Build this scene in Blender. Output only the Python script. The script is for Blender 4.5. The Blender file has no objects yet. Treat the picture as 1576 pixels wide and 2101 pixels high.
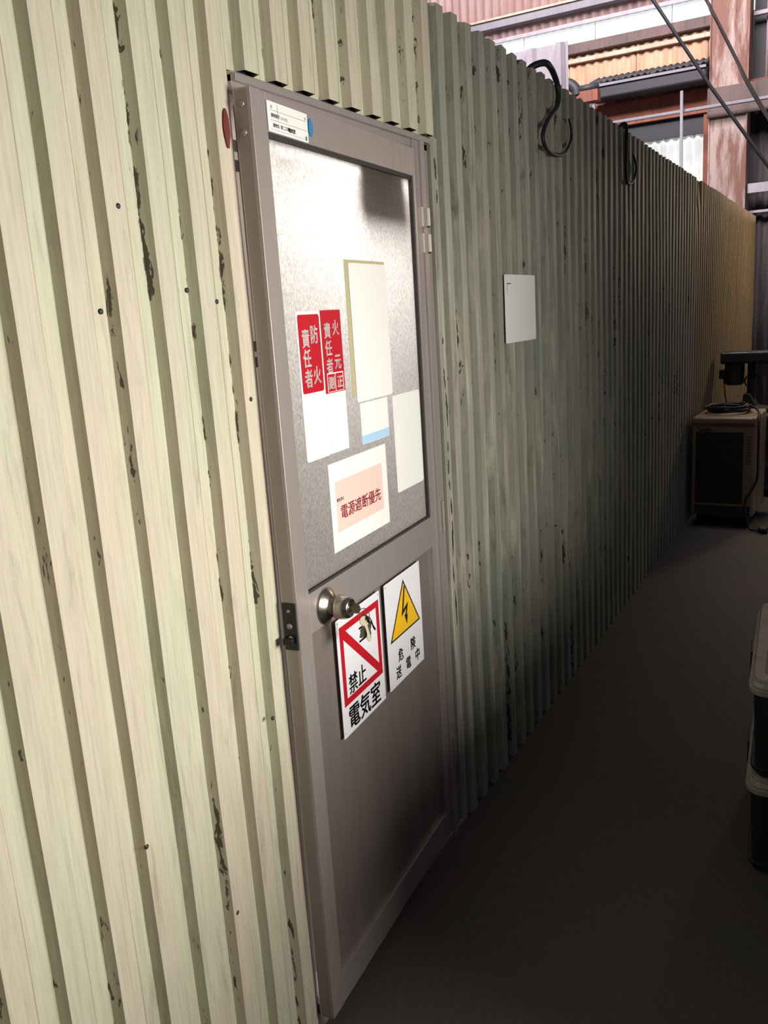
import bpy, bmesh, math, random
from mathutils import Vector, Matrix
random.seed(7)
S = bpy.context.scene
COL = S.collection

# ------------------------------------------------------------------ camera
cam_d = bpy.data.cameras.new('camera')
cam = bpy.data.objects.new('camera', cam_d); COL.objects.link(cam)
YAW, PITCH, ROLL, FPX = 1.0608, .224, -.0656, 1754.
CAM = Vector((1.0, 0.0, 1.555))
cy, sy, cp, sp = math.cos(YAW), math.sin(YAW), math.cos(PITCH), math.sin(PITCH)
Fv = Vector((-cy*cp, sy*cp, -sp)); r0 = Vector((sy, cy, 0)); u0 = r0.cross(Fv)
cr, sr = math.cos(ROLL), math.sin(ROLL)
Rv = cr*r0 + sr*u0; Uv = -sr*r0 + cr*u0
cam.matrix_world = Matrix(((Rv.x, Uv.x, -Fv.x, CAM.x), (Rv.y, Uv.y, -Fv.y, CAM.y), (Rv.z, Uv.z, -Fv.z, CAM.z), (0, 0, 0, 1)))
cam_d.sensor_fit = 'VERTICAL'; cam_d.sensor_height = 36.0; cam_d.lens = FPX/2101*36.0
cam_d.clip_start = .02; cam_d.clip_end = 200
S.camera = cam

# ------------------------------------------------------------------ world, lights, exposure
W = bpy.data.worlds.new('world'); S.world = W; W.use_nodes = True
W.node_tree.nodes['Background'].inputs[0].default_value = (.80, .84, 1.0, 1)
W.node_tree.nodes['Background'].inputs[1].default_value = .085
S.view_settings.view_transform = 'Standard'; S.view_settings.look = 'None'
S.view_settings.exposure = 0.0; S.view_settings.gamma = 1.0
try: S.view_settings.use_curve_mapping = False
except Exception: pass

def area(name, loc, target, size, power, col, sy_=None, spread=None):
    d = bpy.data.lights.new(name, 'AREA'); d.energy = power; d.color = col
    d.shape = 'RECTANGLE'; d.size = size; d.size_y = sy_ or size
    if spread: d.spread = math.radians(spread)
    o = bpy.data.objects.new(name, d); COL.objects.link(o); o.location = loc
    o.rotation_euler = (Vector(target)-Vector(loc)).to_track_quat('-Z', 'Y').to_euler()
    return o
area('side_key_light', (2.45, 1.30, 1.46), (0, 1.08, 1.15), .9, 34, (1.0, .96, .87), .5, 112)  # unseen key light added from the right, shaped for falloff; no doorway built
area('electric_room_lamp', (-.40, 1.70, 2.22), (-.12, 1.7, 1.75),  .5, 66, (.97, .98, 1.0), .5)
area('far_skylight', (-1.6, 6.6, 7.2), (-1.6, 12, 4.2), 4.0, 760, (1.0, .93, .93), 2.0)
area('far_work_lamp', (1.5, 9.3, 2.5), (0, 8.1, 1.5), .5, 24, (1.0, .76, .50), .5)

# ------------------------------------------------------------------ helpers
def new(name, data, parent=None):
    o = bpy.data.objects.new(name, data); COL.objects.link(o)
    if parent: o.parent = parent
    return o
def tag(o, label=None, cat=None, group=None, kind=None):
    if label: o['label'] = label
    if cat: o['category'] = cat
    if group: o['group'] = group
    if kind: o['kind'] = kind
    return o
def empty(name, loc=(0, 0, 0), rz=0.0):
    o = new(name, None); o.location = loc; o.rotation_euler = (0, 0, rz); o.empty_display_size = .1
    return o
def fin(name, bm, m, parent=None, smooth=False, bevel=0.0, seg=2):
    bmesh.ops.remove_doubles(bm, verts=bm.verts, dist=1e-6)
    bmesh.ops.recalc_face_normals(bm, faces=bm.faces)
    me = bpy.data.meshes.new(name); bm.to_mesh(me); bm.free()
    if m: me.materials.append(m)
    if smooth:
        for p in me.polygons: p.use_smooth = True
    o = new(name, me, parent)
    if bevel:
        b = o.modifiers.new('bevel', 'BEVEL'); b.width = bevel; b.segments = seg; b.limit_method = 'ANGLE'
    return o
def bx(bm, a, b):
    x0, y0, z0 = a; x1, y1, z1 = b
    v = [bm.verts.new(p) for p in ((x0,y0,z0),(x1,y0,z0),(x1,y1,z0),(x0,y1,z0),(x0,y0,z1),(x1,y0,z1),(x1,y1,z1),(x0,y1,z1))]
    for f in ((0,3,2,1),(4,5,6,7),(0,1,5,4),(1,2,6,5),(2,3,7,6),(3,0,4,7)): bm.faces.new([v[i] for i in f])
def box(name, a, b, m, parent=None, bevel=0.0, seg=2):
    bm = bmesh.new(); bx(bm, a, b); return fin(name, bm, m, parent, False, bevel, seg)
def frame_of(d):
    d = d.normalized(); a = Vector((0, 0, 1)) if abs(d.z) < .9 else Vector((1, 0, 0))
    s = d.cross(a).normalized(); return s, s.cross(d).normalized()
def tube(bm, pts, r, n=10, cap=True):
    pts = [Vector(p) for p in pts]; rings = []
    for i, p in enumerate(pts):
        d = (pts[min(i+1, len(pts)-1)] - pts[max(i-1, 0)])
        s, t = frame_of(d)
        if rings:
            s = (ps - d.normalized()*ps.dot(d.normalized())).normalized(); t = s.cross(d.normalized())
        ps = s
        rr = r[i] if isinstance(r, (list, tuple)) else r
        rings.append([bm.verts.new(p + s*math.cos(2*math.pi*k/n)*rr + t*math.sin(2*math.pi*k/n)*rr) for k in range(n)])
    for a, b in zip(rings, rings[1:]):
        for k in range(n): bm.faces.new((a[k], a[(k+1) % n], b[(k+1) % n], b[k]))
    if cap: bm.faces.new(rings[0][::-1]); bm.faces.new(rings[-1])
def spline(ctrl, n=10):
    P = [Vector(c) for c in ctrl]; P = [2*P[0]-P[1]] + P + [2*P[-1]-P[-2]]; out = []
    for i in range(1, len(P)-2):
        for k in range(n):
            t = k/n
            out.append(.5*((2*P[i]) + (P[i+1]-P[i-1])*t + (2*P[i-1]-5*P[i]+4*P[i+1]-P[i+2])*t*t + (3*P[i]-P[i-1]-3*P[i+1]+P[i+2])*t**3))
    out.append(P[-2]); return out
def lathe(bm, prof, origin, axis, n=40):
    origin = Vector(origin); axis = Vector(axis).normalized(); s, t = frame_of(axis); rings = []
    for (h, r) in prof:
        if r < 1e-6: rings.append([bm.verts.new(origin+axis*h)])
        else: rings.append([bm.verts.new(origin+axis*h+(s*math.cos(2*math.pi*k/n)+t*math.sin(2*math.pi*k/n))*r) for k in range(n)])
    for a, b in zip(rings, rings[1:]):
        for k in range(n):
            q = [a[k % len(a)], a[(k+1) % len(a)], b[(k+1) % len(b)], b[k % len(b)]]
            q = [v for i, v in enumerate(q) if v not in q[:i]]
            if len(q) > 2: bm.faces.new(q)
def prism(bm, poly, ax, d0, d1):
    """poly: 2D points in the two other axes, extruded along axis ax."""
    def mk(p, d):
        l = list(p); l.insert(ax, d); return bm.verts.new(l)
    a = [mk(p, d0) for p in poly]; b = [mk(p, d1) for p in poly]; n = len(poly)
    bm.faces.new(a[::-1]); bm.faces.new(b)
    for i in range(n): bm.faces.new((a[i], a[(i+1) % n], b[(i+1) % n], b[i]))

# ------------------------------------------------------------------ materials
def mat(name, col=(.5,.5,.5), rough=.6, metal=0.0, emit=None, estr=0.0):
    m = bpy.data.materials.new(name); m.use_nodes = True
    b = m.node_tree.nodes['Principled BSDF']
    b.inputs['Base Color'].default_value = (*col, 1); b.inputs['Roughness'].default_value = rough; b.inputs['Metallic'].default_value = metal
    if emit: b.inputs['Emission Color'].default_value = (*emit, 1); b.inputs['Emission Strength'].default_value = estr
    return m
class NT:
    def __init__(s, m): s.t = m.node_tree; s.b = s.t.nodes['Principled BSDF']
    def n(s, k, **kw):
        x = s.t.nodes.new(k)
        for a, v in kw.items(): setattr(x, a, v)
        return x
    def l(s, a, b): s.t.links.new(a, b)
    def pos(s, scale, world=True):
        g = s.n('ShaderNodeNewGeometry') if world else s.n('ShaderNodeTexCoord')
        m = s.n('ShaderNodeMapping'); m.inputs['Scale'].default_value = scale
        s.l(g.outputs['Position' if world else 'Object'], m.inputs[0]); return m.outputs[0]
    def noise(s, vec, scale, detail=4, rough=.55, dist=0.0):
        x = s.n('ShaderNodeTexNoise'); x.inputs['Scale'].default_value = scale; x.inputs['Detail'].default_value = detail
        x.inputs['Roughness'].default_value = rough; x.inputs['Distortion'].default_value = dist; s.l(vec, x.inputs['Vector']); return x.outputs['Fac']
    def ramp(s, v, a, b, lo=0.0, hi=1.0):
        x = s.n('ShaderNodeMapRange'); x.inputs[1].default_value = a; x.inputs[2].default_value = b
        x.inputs[3].default_value = lo; x.inputs[4].default_value = hi; s.l(v, x.inputs[0]); return x.outputs[0]
    def mix(s, f, a, b, mode='MIX'):
        x = s.n('ShaderNodeMix', data_type='RGBA', blend_type=mode)
        for i, v in ((0, f), (6, a), (7, b)):
            if hasattr(v, 'is_linked'): s.l(v, x.inputs[i])
            elif i == 0: x.inputs[0].default_value = v
            else: x.inputs[i].default_value = (*v, 1)
        return x.outputs[2]
    def math(s, op, a, b=0.0):
        x = s.n('ShaderNodeMath', operation=op)
        for i, v in ((0, a), (1, b)):
            if hasattr(v, 'is_linked'): s.l(v, x.inputs[i])
            else: x.inputs[i].default_value = v
        return x.outputs[0]
    def bump(s, h, strength=.3, dist=.002):
        x = s.n('ShaderNodeBump'); x.inputs['Strength'].default_value = strength; x.inputs['Distance'].default_value = dist
        s.l(h, x.inputs['Height']); s.l(x.outputs[0], s.b.inputs['Normal'])

def paint_steel(name, A, B, Cc, D, chip=.66, edge=True, smear=(.50, .75, .6), dirt=.5):
    """aged paint: three tints in big patches, vertical streaks, chips down to dark primer."""
    m = mat(name, A, .62); t = NT(m)
    p1 = t.pos((1.6, 5.0, .9)); big = t.noise(p1, 1.3, 5, .6)
    p2 = t.pos((9, 30, 2.2)); med = t.noise(p2, 1.0, 5, .65, .3)
    p3 = t.pos((120, 160, 7)); fine = t.noise(p3, 1.0, 4, .7)
    gx = t.n('ShaderNodeNewGeometry'); sx0 = t.n('ShaderNodeSeparateXYZ'); t.l(gx.outputs['Position'], sx0.inputs[0])
    vm = t.ramp(sx0.outputs[0], -.017, -.010, .42, -.12)      # valley coat is greener
    c = t.mix(t.ramp(t.math('ADD', t.ramp(big, .40, .60), vm), .25, .9), A, B)
    c = t.mix(t.ramp(med, smear[0], smear[1], 0, smear[2]), c, Cc)
    c = t.mix(t.ramp(fine, .40, .80, 0, .75), c, t.mix(1.0, c, (.68, .67, .62), 'MULTIPLY'))
    p4 = t.pos((14, 22, 3.0)); dn = t.noise(p4, 1.0, 8, .7, .6)
    c = t.mix(t.ramp(dn, .56, .78, 0, dirt), c, D)
    # chips
    p5 = t.pos((60, 110, 22)); ch = t.noise(p5, 1.0, 6, .62, .5)
    p6 = t.pos((2.2, 6, 1.6)); cz = t.noise(p6, 1.0, 3, .5)
    amt = t.math('ADD', ch, t.math('MULTIPLY', t.ramp(cz, .45, .68), .17))
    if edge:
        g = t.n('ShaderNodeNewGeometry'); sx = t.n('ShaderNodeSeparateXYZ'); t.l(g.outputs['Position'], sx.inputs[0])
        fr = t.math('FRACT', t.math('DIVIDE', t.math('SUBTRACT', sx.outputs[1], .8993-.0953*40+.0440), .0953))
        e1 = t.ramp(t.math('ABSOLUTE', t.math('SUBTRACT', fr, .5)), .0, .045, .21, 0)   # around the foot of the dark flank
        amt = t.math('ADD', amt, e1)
        # occlusion line painted dark into the colour at each ridge's far arris
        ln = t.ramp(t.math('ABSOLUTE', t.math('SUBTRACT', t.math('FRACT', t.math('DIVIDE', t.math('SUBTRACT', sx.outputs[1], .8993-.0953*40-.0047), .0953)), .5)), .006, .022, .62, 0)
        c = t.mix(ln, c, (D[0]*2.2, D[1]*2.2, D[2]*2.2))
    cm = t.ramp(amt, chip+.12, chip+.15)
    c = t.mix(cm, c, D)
    t.l(c, t.b.inputs['Base Color'])
    h = t.math('SUBTRACT', t.math('ADD', t.math('MULTIPLY', fine, .35), t.math('MULTIPLY', med, .5)), cm)
    t.bump(h, .55, .0016)
    t.l(t.ramp(med, .3, .7, .5, .78), t.b.inputs['Roughness'])
    return m
M = {}
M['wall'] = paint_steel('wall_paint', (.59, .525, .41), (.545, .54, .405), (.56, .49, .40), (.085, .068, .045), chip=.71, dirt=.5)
M['wall2'] = paint_steel('wall_paint_right', (.37, .355, .30), (.29, .30, .245), (.56, .53, .42), (.06, .05, .04), chip=.71, dirt=.9, smear=(.54, .66, .9))  # darker, greyer tints than the left sheets, with heavier dirt and smears
M['wall3'] = paint_steel('wall_paint_far', (.36, .27, .16), (.31, .27, .18), (.45, .31, .17), (.09, .05, .03), chip=.62, edge=False, dirt=.8)

def metalish(name, col, rough, metal, var=.15, scale=(8, 8, 1.2), bump=.06):
    m = mat(name, col, rough, metal); t = NT(m)
    n1 = t.noise(t.pos(scale), 1.5, 5, .6); n2 = t.noise(t.pos((90, 90, 5)), 1, 3, .6)
    c = t.mix(t.ramp(n1, .35, .68, 0, var*2.4), col, tuple(x*.55 for x in col))
    c = t.mix(t.ramp(n2, .5, .8, 0, var), c, tuple(min(1, x*1.35) for x in col))
    t.l(c, t.b.inputs['Base Color']); t.l(t.ramp(n1, .3, .7, rough-.08, rough+.1), t.b.inputs['Roughness'])
    if bump: t.bump(n2, bump, .001)
    return m
M['alu'] = metalish('aged_aluminium', (.50, .44, .42), .42, .55)
M['alu_edge'] = metalish('aluminium_edge', (.36, .31, .29), .45, .5)
M['alu_panel'] = metalish('lower_panel', (.34, .285, .265), .40, .5, .2)
M['steel'] = metalish('satin_stainless', (.55, .50, .43), .24, 1.0, .06, (3, 3, 3), .0)
M['brass'] = mat('nickel_key', (.15, .13, .09), .5, .6)
M['blackplate'] = metalish('black_plate', (.022, .024, .023), .35, .4, .1)
M['gasket'] = mat('dark_gasket', (.035, .030, .028), .7)
M['creamstrip'] = metalish('cream_frame', (.62, .55, .47), .6, 0, .12)
M['white'] = mat('white_sign', (.80, .79, .83), .32)
M['paper'] = mat('white_paper', (.86, .85, .83), .6)
M['cream'] = mat('cream_paper', (.50, .44, .26), .7)
M['pink'] = mat('pink_print', (.86, .60, .53), .6)
M['red'] = mat('red_print', (.50, .010, .022), .35)
M['redtext'] = mat('crimson_print', (.45, .02, .05), .5)
M['black'] = mat('black_print', (.012, .011, .016), .45)
M['greytext'] = mat('grey_print', (.30, .27, .27), .5)
M['yellow'] = mat('yellow_print', (.85, .50, .018), .35)
M['bluep'] = mat('blue_sticker', (.03, .22, .48), .4)
M['blueprint'] = mat('pale_blue_print', (.42, .66, .90), .5)
M['green'] = mat('green_print', (.02, .22, .10), .5)
M['redpaint'] = mat('red_paint_blob', (.16, .020, .018), .5)
M['cable'] = mat('black_rubber', (.018, .018, .02), .5)
M['plastic'] = metalish('black_plastic', (.010, .012, .011), .32, 0, .1, (6, 6, 6), .04)
M['lid'] = metalish('olive_lid', (.30, .285, .235), .36, 0, .2, (9, 9, 9), .04)
M['lid_top'] = metalish('dusty_lid_top', (.45, .37, .32), .5, 0, .25, (7, 7, 7), .05)
def rusty(name, A, B, D, scale=(3, 3, 1.0), th=(.42, .6)):
    m = mat(name, A, .75); t = NT(m)
    n1 = t.noise(t.pos(scale), 1.2, 7, .65, .4); n2 = t.noise(t.pos((scale[0]*5, scale[1]*5, scale[2]*2.5)), 1.3, 6, .7)
    c = t.mix(t.ramp(n1, *th), A, B); c = t.mix(t.ramp(n2, .52, .7, 0, .85), c, D)
    t.l(c, t.b.inputs['Base Color']); t.bump(n2, .3, .003); return m
M['col'] = rusty('rusty_column', (.52, .39, .36), (.27, .13, .10), (.16, .07, .05), (4, 4, .8), (.46, .56))
M['rust'] = rusty('red_oxide', (.34, .10, .06), (.22, .09, .07), (.11, .06, .05))
M['rustbright'] = rusty('orange_oxide', (.50, .17, .09), (.36, .13, .09), (.18, .10, .08))
M['brownbeam'] = rusty('brown_beam', (.16, .115, .115), (.21, .14, .13), (.09, .06, .06))
M['pinksheet'] = rusty('pink_sheet', (.60, .42, .41), (.50, .33, .31), (.66, .50, .44), (5, 5, .8))
M['orangesheet'] = rusty('orange_sheet', (.66, .43, .29), (.52, .31, .21), (.72, .52, .38), (6, 6, .8))
M['greychannel'] = rusty('grey_channel', (.33, .31, .36), (.28, .27, .32), (.38, .35, .35))
M['creamrail'] = rusty('cream_rail', (.72, .58, .46), (.60, .46, .36), (.38, .25, .20))
M['darksheet'] = rusty('dark_sheet', (.075, .08, .095), (.055, .058, .07), (.12, .11, .12))
M['tar'] = mat('dark_duct', (.035, .035, .045), .55)
M['galv'] = rusty('galvanised', (.52, .47, .54), (.46, .41, .46), (.60, .55, .60), (7, 7, 2))
M['darkwall'] = rusty('dark_wall', (.055, .045, .047), (.09, .07, .07), (.03, .026, .03), (8, 8, 1))
def backlit(name, col, s0, s1, grime):
    m = mat(name, (.55, .58, .56), .6); t = NT(m)
    n = t.noise(t.pos((22, 1, 1.6)), 1.0, 6, .7, .2); g = t.ramp(n, .50, .70, s1, s0)
    big = t.noise(t.pos((1.4, 1, 1.4)), 1.0, 2, .5)
    t.l(t.math('MULTIPLY', g, t.ramp(big, .3, .6, grime, 1.0)), t.b.inputs['Emission Strength'])
    t.b.inputs['Emission Color'].default_value = (*col, 1); return m
M['skystrip'] = backlit('backlit_panel', (.92, 1.0, .97), .62, .82, .9)
M['winpanel'] = backlit('backlit_corrugated', (.95, .98, 1.0), .08, .42, .15)
M['floor'] = mat('concrete_floor', (.05, .04, .036), .75)
t = NT(M['floor']); n1 = t.noise(t.pos((1, 1, 1)), 1.6, 6, .6); n2 = t.noise(t.pos((1, 1, 1)), 45, 5, .7)
c = t.mix(t.ramp(n1, .38, .64), (.082, .062, .055), (.060, .060, .048)); c = t.mix(t.ramp(n2, .4, .75, 0, .5), c, (.105, .085, .075))
t.l(c, t.b.inputs['Base Color']); t.bump(n2, .25, .002)
M['cooler'] = metalish('beige_enamel', (.42, .29, .18), .38, 0, .25, (5, 5, 3), .03)
M['coolerdark'] = metalish('dark_case', (.035, .033, .032), .5, 0, .2)
M['grille'] = mat('dark_grille', (.022, .022, .025), .55)
M['brownband'] = mat('brown_band', (.16, .075, .05), .5)
M['machine'] = metalish('dark_machine', (.028, .030, .032), .42, .2, .1, (5, 5, 5), .03)
M['machine_grey'] = metalish('worn_grey', (.11, .095, .095), .5, .3, .2, (5, 5, 5), .03)
M['cabinet'] = metalish('brown_cabinet', (.13, .10, .09), .5, .1, .2, (5, 5, 5), .03)
M['inwall'] = mat('inner_wall', (.16, .15, .14), .8)
# frosted patterned glass: passes lamp light diffusely, glossy rippled face
g = mat('frosted_glass', (.8, .82, .82), .25); M['glass'] = g
t = NT(g); nt = g.node_tree
tr = t.n('ShaderNodeBsdfTranslucent'); tr.inputs[0].default_value = (.90, .86, .82, 1)
t.b.inputs['Base Color'].default_value = (.10, .078, .062, 1); t.b.inputs['Roughness'].default_value = .28
v1 = t.noise(t.pos((1, 1, .7)), 210, 3, .6, .5)
bp = t.n('ShaderNodeBump'); bp.inputs['Strength'].default_value = 1.0; bp.inputs['Distance'].default_value = .004
t.l(v1, bp.inputs['Height']); t.l(bp.outputs[0], t.b.inputs['Normal']); t.l(bp.outputs[0], tr.inputs['Normal'])
mx = t.n('ShaderNodeMixShader'); t.l(t.ramp(v1, .36, .64, .38, .66), mx.inputs[0])
t.l(t.b.outputs[0], mx.inputs[1]); t.l(tr.outputs[0], mx.inputs[2])
t.l(mx.outputs[0], nt.nodes['Material Output'].inputs[0])

# ------------------------------------------------------------------ corrugated wall
PT, Y0R = .0953, .8993              # rib pitch, Y of the leading ridge corner of rib 0
HR, RUN, RW, RUN2 = .022, .0045, .0430, .0085
def fold(k): return Y0R + PT*k + RW + RUN2     # where ridge k has come back down to the valley
def sheet(k0, k1, z0, z1, parent, m, off=0.0, y_end=None, nz=20, dent=None, seed=0, y_start=None):
    """one folded steel sheet from the foot of rib k0 to the foot of rib k1"""
    rnd = random.Random(seed)
    prof = [(fold(k0) if y_start is None else y_start, -HR)]
    for k in range(k0+1, k1+1):
        a = Y0R + PT*k; j = rnd.uniform(-.0012, .0012)
        prof += [(a-RUN+j, -HR), (a+j, 0), (a+RW+j, 0), (a+RW+RUN2+j, -HR)]
    if y_end is not None: prof = [q for q in prof if q[0] < y_end-.001] + [(y_end, prof[-1][1])]
    bm = bmesh.new(); rows = []
    ph = [rnd.uniform(0, 6.28) for _ in range(6)]
    for i in range(nz+1):
        z = z0 + (z1-z0)*i/nz; row = []
        for q, (y, x) in enumerate(prof):
            w = .0009*math.sin(z*5.1+ph[0]+y*7) + .0006*math.sin(z*13+ph[1]+y*23)
            yy = y + .0011*math.sin(z*3.1+ph[2]+y*5)
            zz = z + (rnd.uniform(-.004, .004) if i == nz else 0)
            if dent: w += dent(y, z)
            row.append(bm.verts.new((x+w+off, yy, zz)))
        rows.append(row)
    for a, b in zip(rows, rows[1:]):
        for q in range(len(a)-1): bm.faces.new((a[q], a[q+1], b[q+1], b[q]))
    me = bpy.data.meshes.new('corrugated_sheet'); bm.to_mesh(me); bm.free(); me.materials.append(m)
    o = new('corrugated_sheet', me, parent)
    s = o.modifiers.new('thick', 'SOLIDIFY'); s.thickness = .0012; s.offset = -1
    return o
ZT = 2.338
wall = tag(empty('wall_left', (0, 0, 0)), 'tall partition wall of pale green folded steel sheets around the door', 'wall', kind='structure')
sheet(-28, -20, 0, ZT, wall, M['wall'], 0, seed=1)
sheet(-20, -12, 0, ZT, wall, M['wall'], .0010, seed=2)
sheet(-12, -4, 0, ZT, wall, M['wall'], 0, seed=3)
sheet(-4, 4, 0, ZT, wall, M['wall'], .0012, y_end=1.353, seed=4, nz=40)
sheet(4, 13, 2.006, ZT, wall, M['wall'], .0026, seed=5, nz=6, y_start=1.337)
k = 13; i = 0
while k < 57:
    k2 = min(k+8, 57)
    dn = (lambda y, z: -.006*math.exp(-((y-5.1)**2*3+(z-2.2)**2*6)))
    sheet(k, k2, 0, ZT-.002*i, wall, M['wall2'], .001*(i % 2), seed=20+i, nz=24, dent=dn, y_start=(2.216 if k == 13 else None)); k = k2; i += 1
while k < 97:
    k2 = min(k+8, 97)
    dn = (lambda y, z: -.05*math.exp(-((y-6.46)**2*90+(z-2.34)**2*40)))
    sheet(k, k2, 0, ZT-.006, wall, M['wall3'], .001*(i % 2), seed=40+i, nz=12, dent=dn); k = k2; i += 1
# drill screws and bolt heads on the near sheets
bm = bmesh.new()
for (yy, zz) in ((1.01, 2.14), (1.02, 1.745), (.957, 1.59), (1.155, 1.62), (1.23, 1.60), (.90, .72), (1.10, .45), (1.30, 1.42), (1.345, .97), (1.27, .78)):
    lathe(bm, ((-.001, .0045), (.0015, .0045), (.003, .002), (.003, 0)), (.001, yy, zz), (1, 0, 0), 10)
fin('screw_head', bm, M['coolerdark'], wall, True)

floor = tag(box('floor', (-3.5, -3, -.1), (7, 14, 0), M['floor']), 'dark worn concrete floor of the workshop aisle', 'floor', kind='structure')
# the small electric room behind the partition
rm = tag(empty('wall_back', (0, 0, 0)), 'plain inner walls, added dark backing and lid of the electric room behind the door', 'wall', kind='structure')
box('inner_side_or_backing', (-2.2, .9, 0), (-2.14, 2.75, 2.3), M['inwall'], rm)
box('inner_side_or_backing', (-2.14, .9, 0), (-.06, .94, 2.3), M['inwall'], rm)
box('inner_side_or_backing', (-2.14, 2.71, 0), (-.06, 2.75, 2.3), M['inwall'], rm)
box('inner_ceiling', (-2.2, .9, 2.30), (-.03, 2.75, 2.33), M['inwall'], rm)
box('inner_side_or_backing', (-.075, .9, 2.005), (-.030, 2.75, 2.3), M['gasket'], rm)  # dark backing added to stop lamp light leaking through the rib gaps
box('inner_side_or_backing', (-.075, .9, 0), (-.030, 1.352, 2.005), M['gasket'], rm)
box('inner_side_or_backing', (-.075, 2.166, 0), (-.030, 2.75, 2.005), M['gasket'], rm)

# ------------------------------------------------------------------ door
TH = .0661; HY = 2.0544
ZB, ZTOP = .030, 1.962
door = tag(empty('door_1', (0, 0, 0)), 'slightly open grey aluminium door with frosted glass and round knob', 'door', kind='structure')
# fixed frame
bm = bmesh.new(); bx(bm, (-.075, 1.352, 1.968), (-.012, 2.165, 2.004)); bx(bm, (-.075, 1.352, 1.985), (-.002, 2.165, 1.998))
fin('frame_head', bm, M['alu'], door, bevel=.001)
bm = bmesh.new(); bx(bm, (-.075, 1.358, 0), (-.028, 1.372, 1.99)); bx(bm, (-.050, 1.366, 0), (-.042, 1.384, 1.99))
lj = fin('frame_jamb', bm, M['creamstrip'], door, bevel=.001); lj['label'] = 'cream painted frame jamb on the latch side'
for z in (1.88, 1.845, 1.515, 1.485): box('striker_slot', (-.0285, 1.3600, z-.010), (-.0268, 1.3700, z+.010), M['gasket'], lj)
bm = bmesh.new(); bx(bm, (-.075, 2.066, 0), (-.006, 2.098, 1.985)); bx(bm, (-.075, 2.098, 0), (.001, 2.122, 1.985)); bx(bm, (-.075, 2.122, 0), (-.012, 2.165, 1.985))
fin('frame_jamb', bm, M['alu'], door, bevel=.0012)
box('threshold', (-.075, 1.352, 0), (.0, 2.165, .022), M['alu_edge'], door, bevel=.002)
# leaf parts, modelled in leaf space: x = outward, y = along leaf from the hinge
leafM = Matrix.Translation((0, HY, 0)) @ Matrix.Rotation(TH, 4, 'Z')
def lp(u, z, off=0.0): return leafM @ Vector((off, u, z))
def leafpart(o): o.matrix_local = leafM; return o
UL, UR = -.7345, .0; TK = .036
def lbox(name, u0, u1, z0, z1, x0, x1, m, bevel=.0012, parent=None):
    o = box(name, (x0, u0, z0), (x1, u1, z1), m, parent or door, bevel=bevel)
    if parent is None or parent is door: leafpart(o)
    return o
lbox('stile', UL, -.6845, ZB, ZTOP, -TK, 0, M['alu'])
lbox('stile', -.0045, UR+.008, ZB, ZTOP, -TK, 0, M['alu'], .0012)
lbox('top_rail', -.6845, -.0045, 1.8945, ZTOP, -TK, -.0006, M['alu'])
lbox('mid_rail', -.6845, -.0045, .928, 1.0135, -TK, -.0006, M['alu'])
lbox('bottom_rail', -.6845, -.0045, ZB, .11, -TK, -.0006, M['alu'])
lbox('lower_panel', -.6845, -.0045, .11, .928, -.022, -.009, M['alu_panel'])
for n_, (a, b, c_, d) in {'a': (-.6845, -.0045, 1.886, 1.8945), 'b': (-.6845, -.0045, 1.0135, 1.018), 'c': (-.6845, -.681, 1.0135, 1.89), 'd': (-.013, -.0045, 1.0135, 1.89)}.items():
    lbox('glazing_bead', a, b, c_, d, -.022, -.004, M['gasket'], 0)
lbox('glass_pane', -.682, -.006, 1.015, 1.892, -.016, -.011, M['glass'], 0)
lbox('edge_strip', UL-.0012, UL+.0005, ZB, ZTOP-.004, -TK+.004, -.006, M['alu_edge'], 0)
bm = bmesh.new()
for z in (1.935, 1.888): lathe(bm, ((0, .0065), (.002, .006), (.0035, .003), (.0035, 0)), (-.019, UL-.001, z), (0, -1, 0), 14)
leafpart(fin('edge_screw', bm, M['alu_edge'], door, True))
# door closer behind the glass
bm = bmesh.new(); bx(bm, (-.105, -.30, 1.828), (-.048, -.055, 1.888)); bx(bm, (-.085, -.62, 1.880), (-.070, -.20, 1.890)); bx(bm, (-.05, -.29, 1.84), (-.036, -.06, 1.93))
leafpart(fin('door_closer', bm, M['coolerdark'], door, bevel=.006))
# hinges
for z0 in (1.80, 1.735):
    h = leafpart(fin('hinge', (lambda b: (lathe(b, ((-.022, 0), (-.022, .0065), (.022, .0065), (.022, 0)), (.007, .064, z0), (0, 0, 1), 16), bx(b, (-.004, .035, z0-.024), (.003, .068, z0+.024)), b)[-1])(bmesh.new()), M['creamstrip'], door, False, .0006))
    box('hinge_pin', (.003, .060, z0-.026), (.011, .068, z0-.023), M['coolerdark'], h)
for z0 in (1.0, .28):
    leafpart(fin('hinge', (lambda b: (lathe(b, ((-.045, 0), (-.045, .0065), (.045, .0065), (.045, 0)), (.007, .064, z0), (0, 0, 1), 16), b)[-1])(bmesh.new()), M['alu_edge'], door, False, .0006))
# lock face plate on the leaf edge, latch bolt
pl = lbox('lock_plate', UL-.0035, UL, .912, 1.012, -.0335, -.0045, M['blackplate'], .001)
bm = bmesh.new()
for z, r in ((.995, .0035), (.963, .006), (.938, .0045)): lathe(bm, ((0, r), (.001, r), (.0012, 0)), (-.019, UL-.0035, z), (0, -1, 0), 14)
fin('plate_screw', bm, M['alu_edge'], pl, True)
lbox('latch_bolt', UL-.016, UL-.0035, .925, .94, -.032, -.010, M['blackplate'], .002)
# wear lip on front arris
lbox('lock_lip', UL+.001, UL+.012, .9, 1.02, -.001, .0014, M['alu'], .001)
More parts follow.
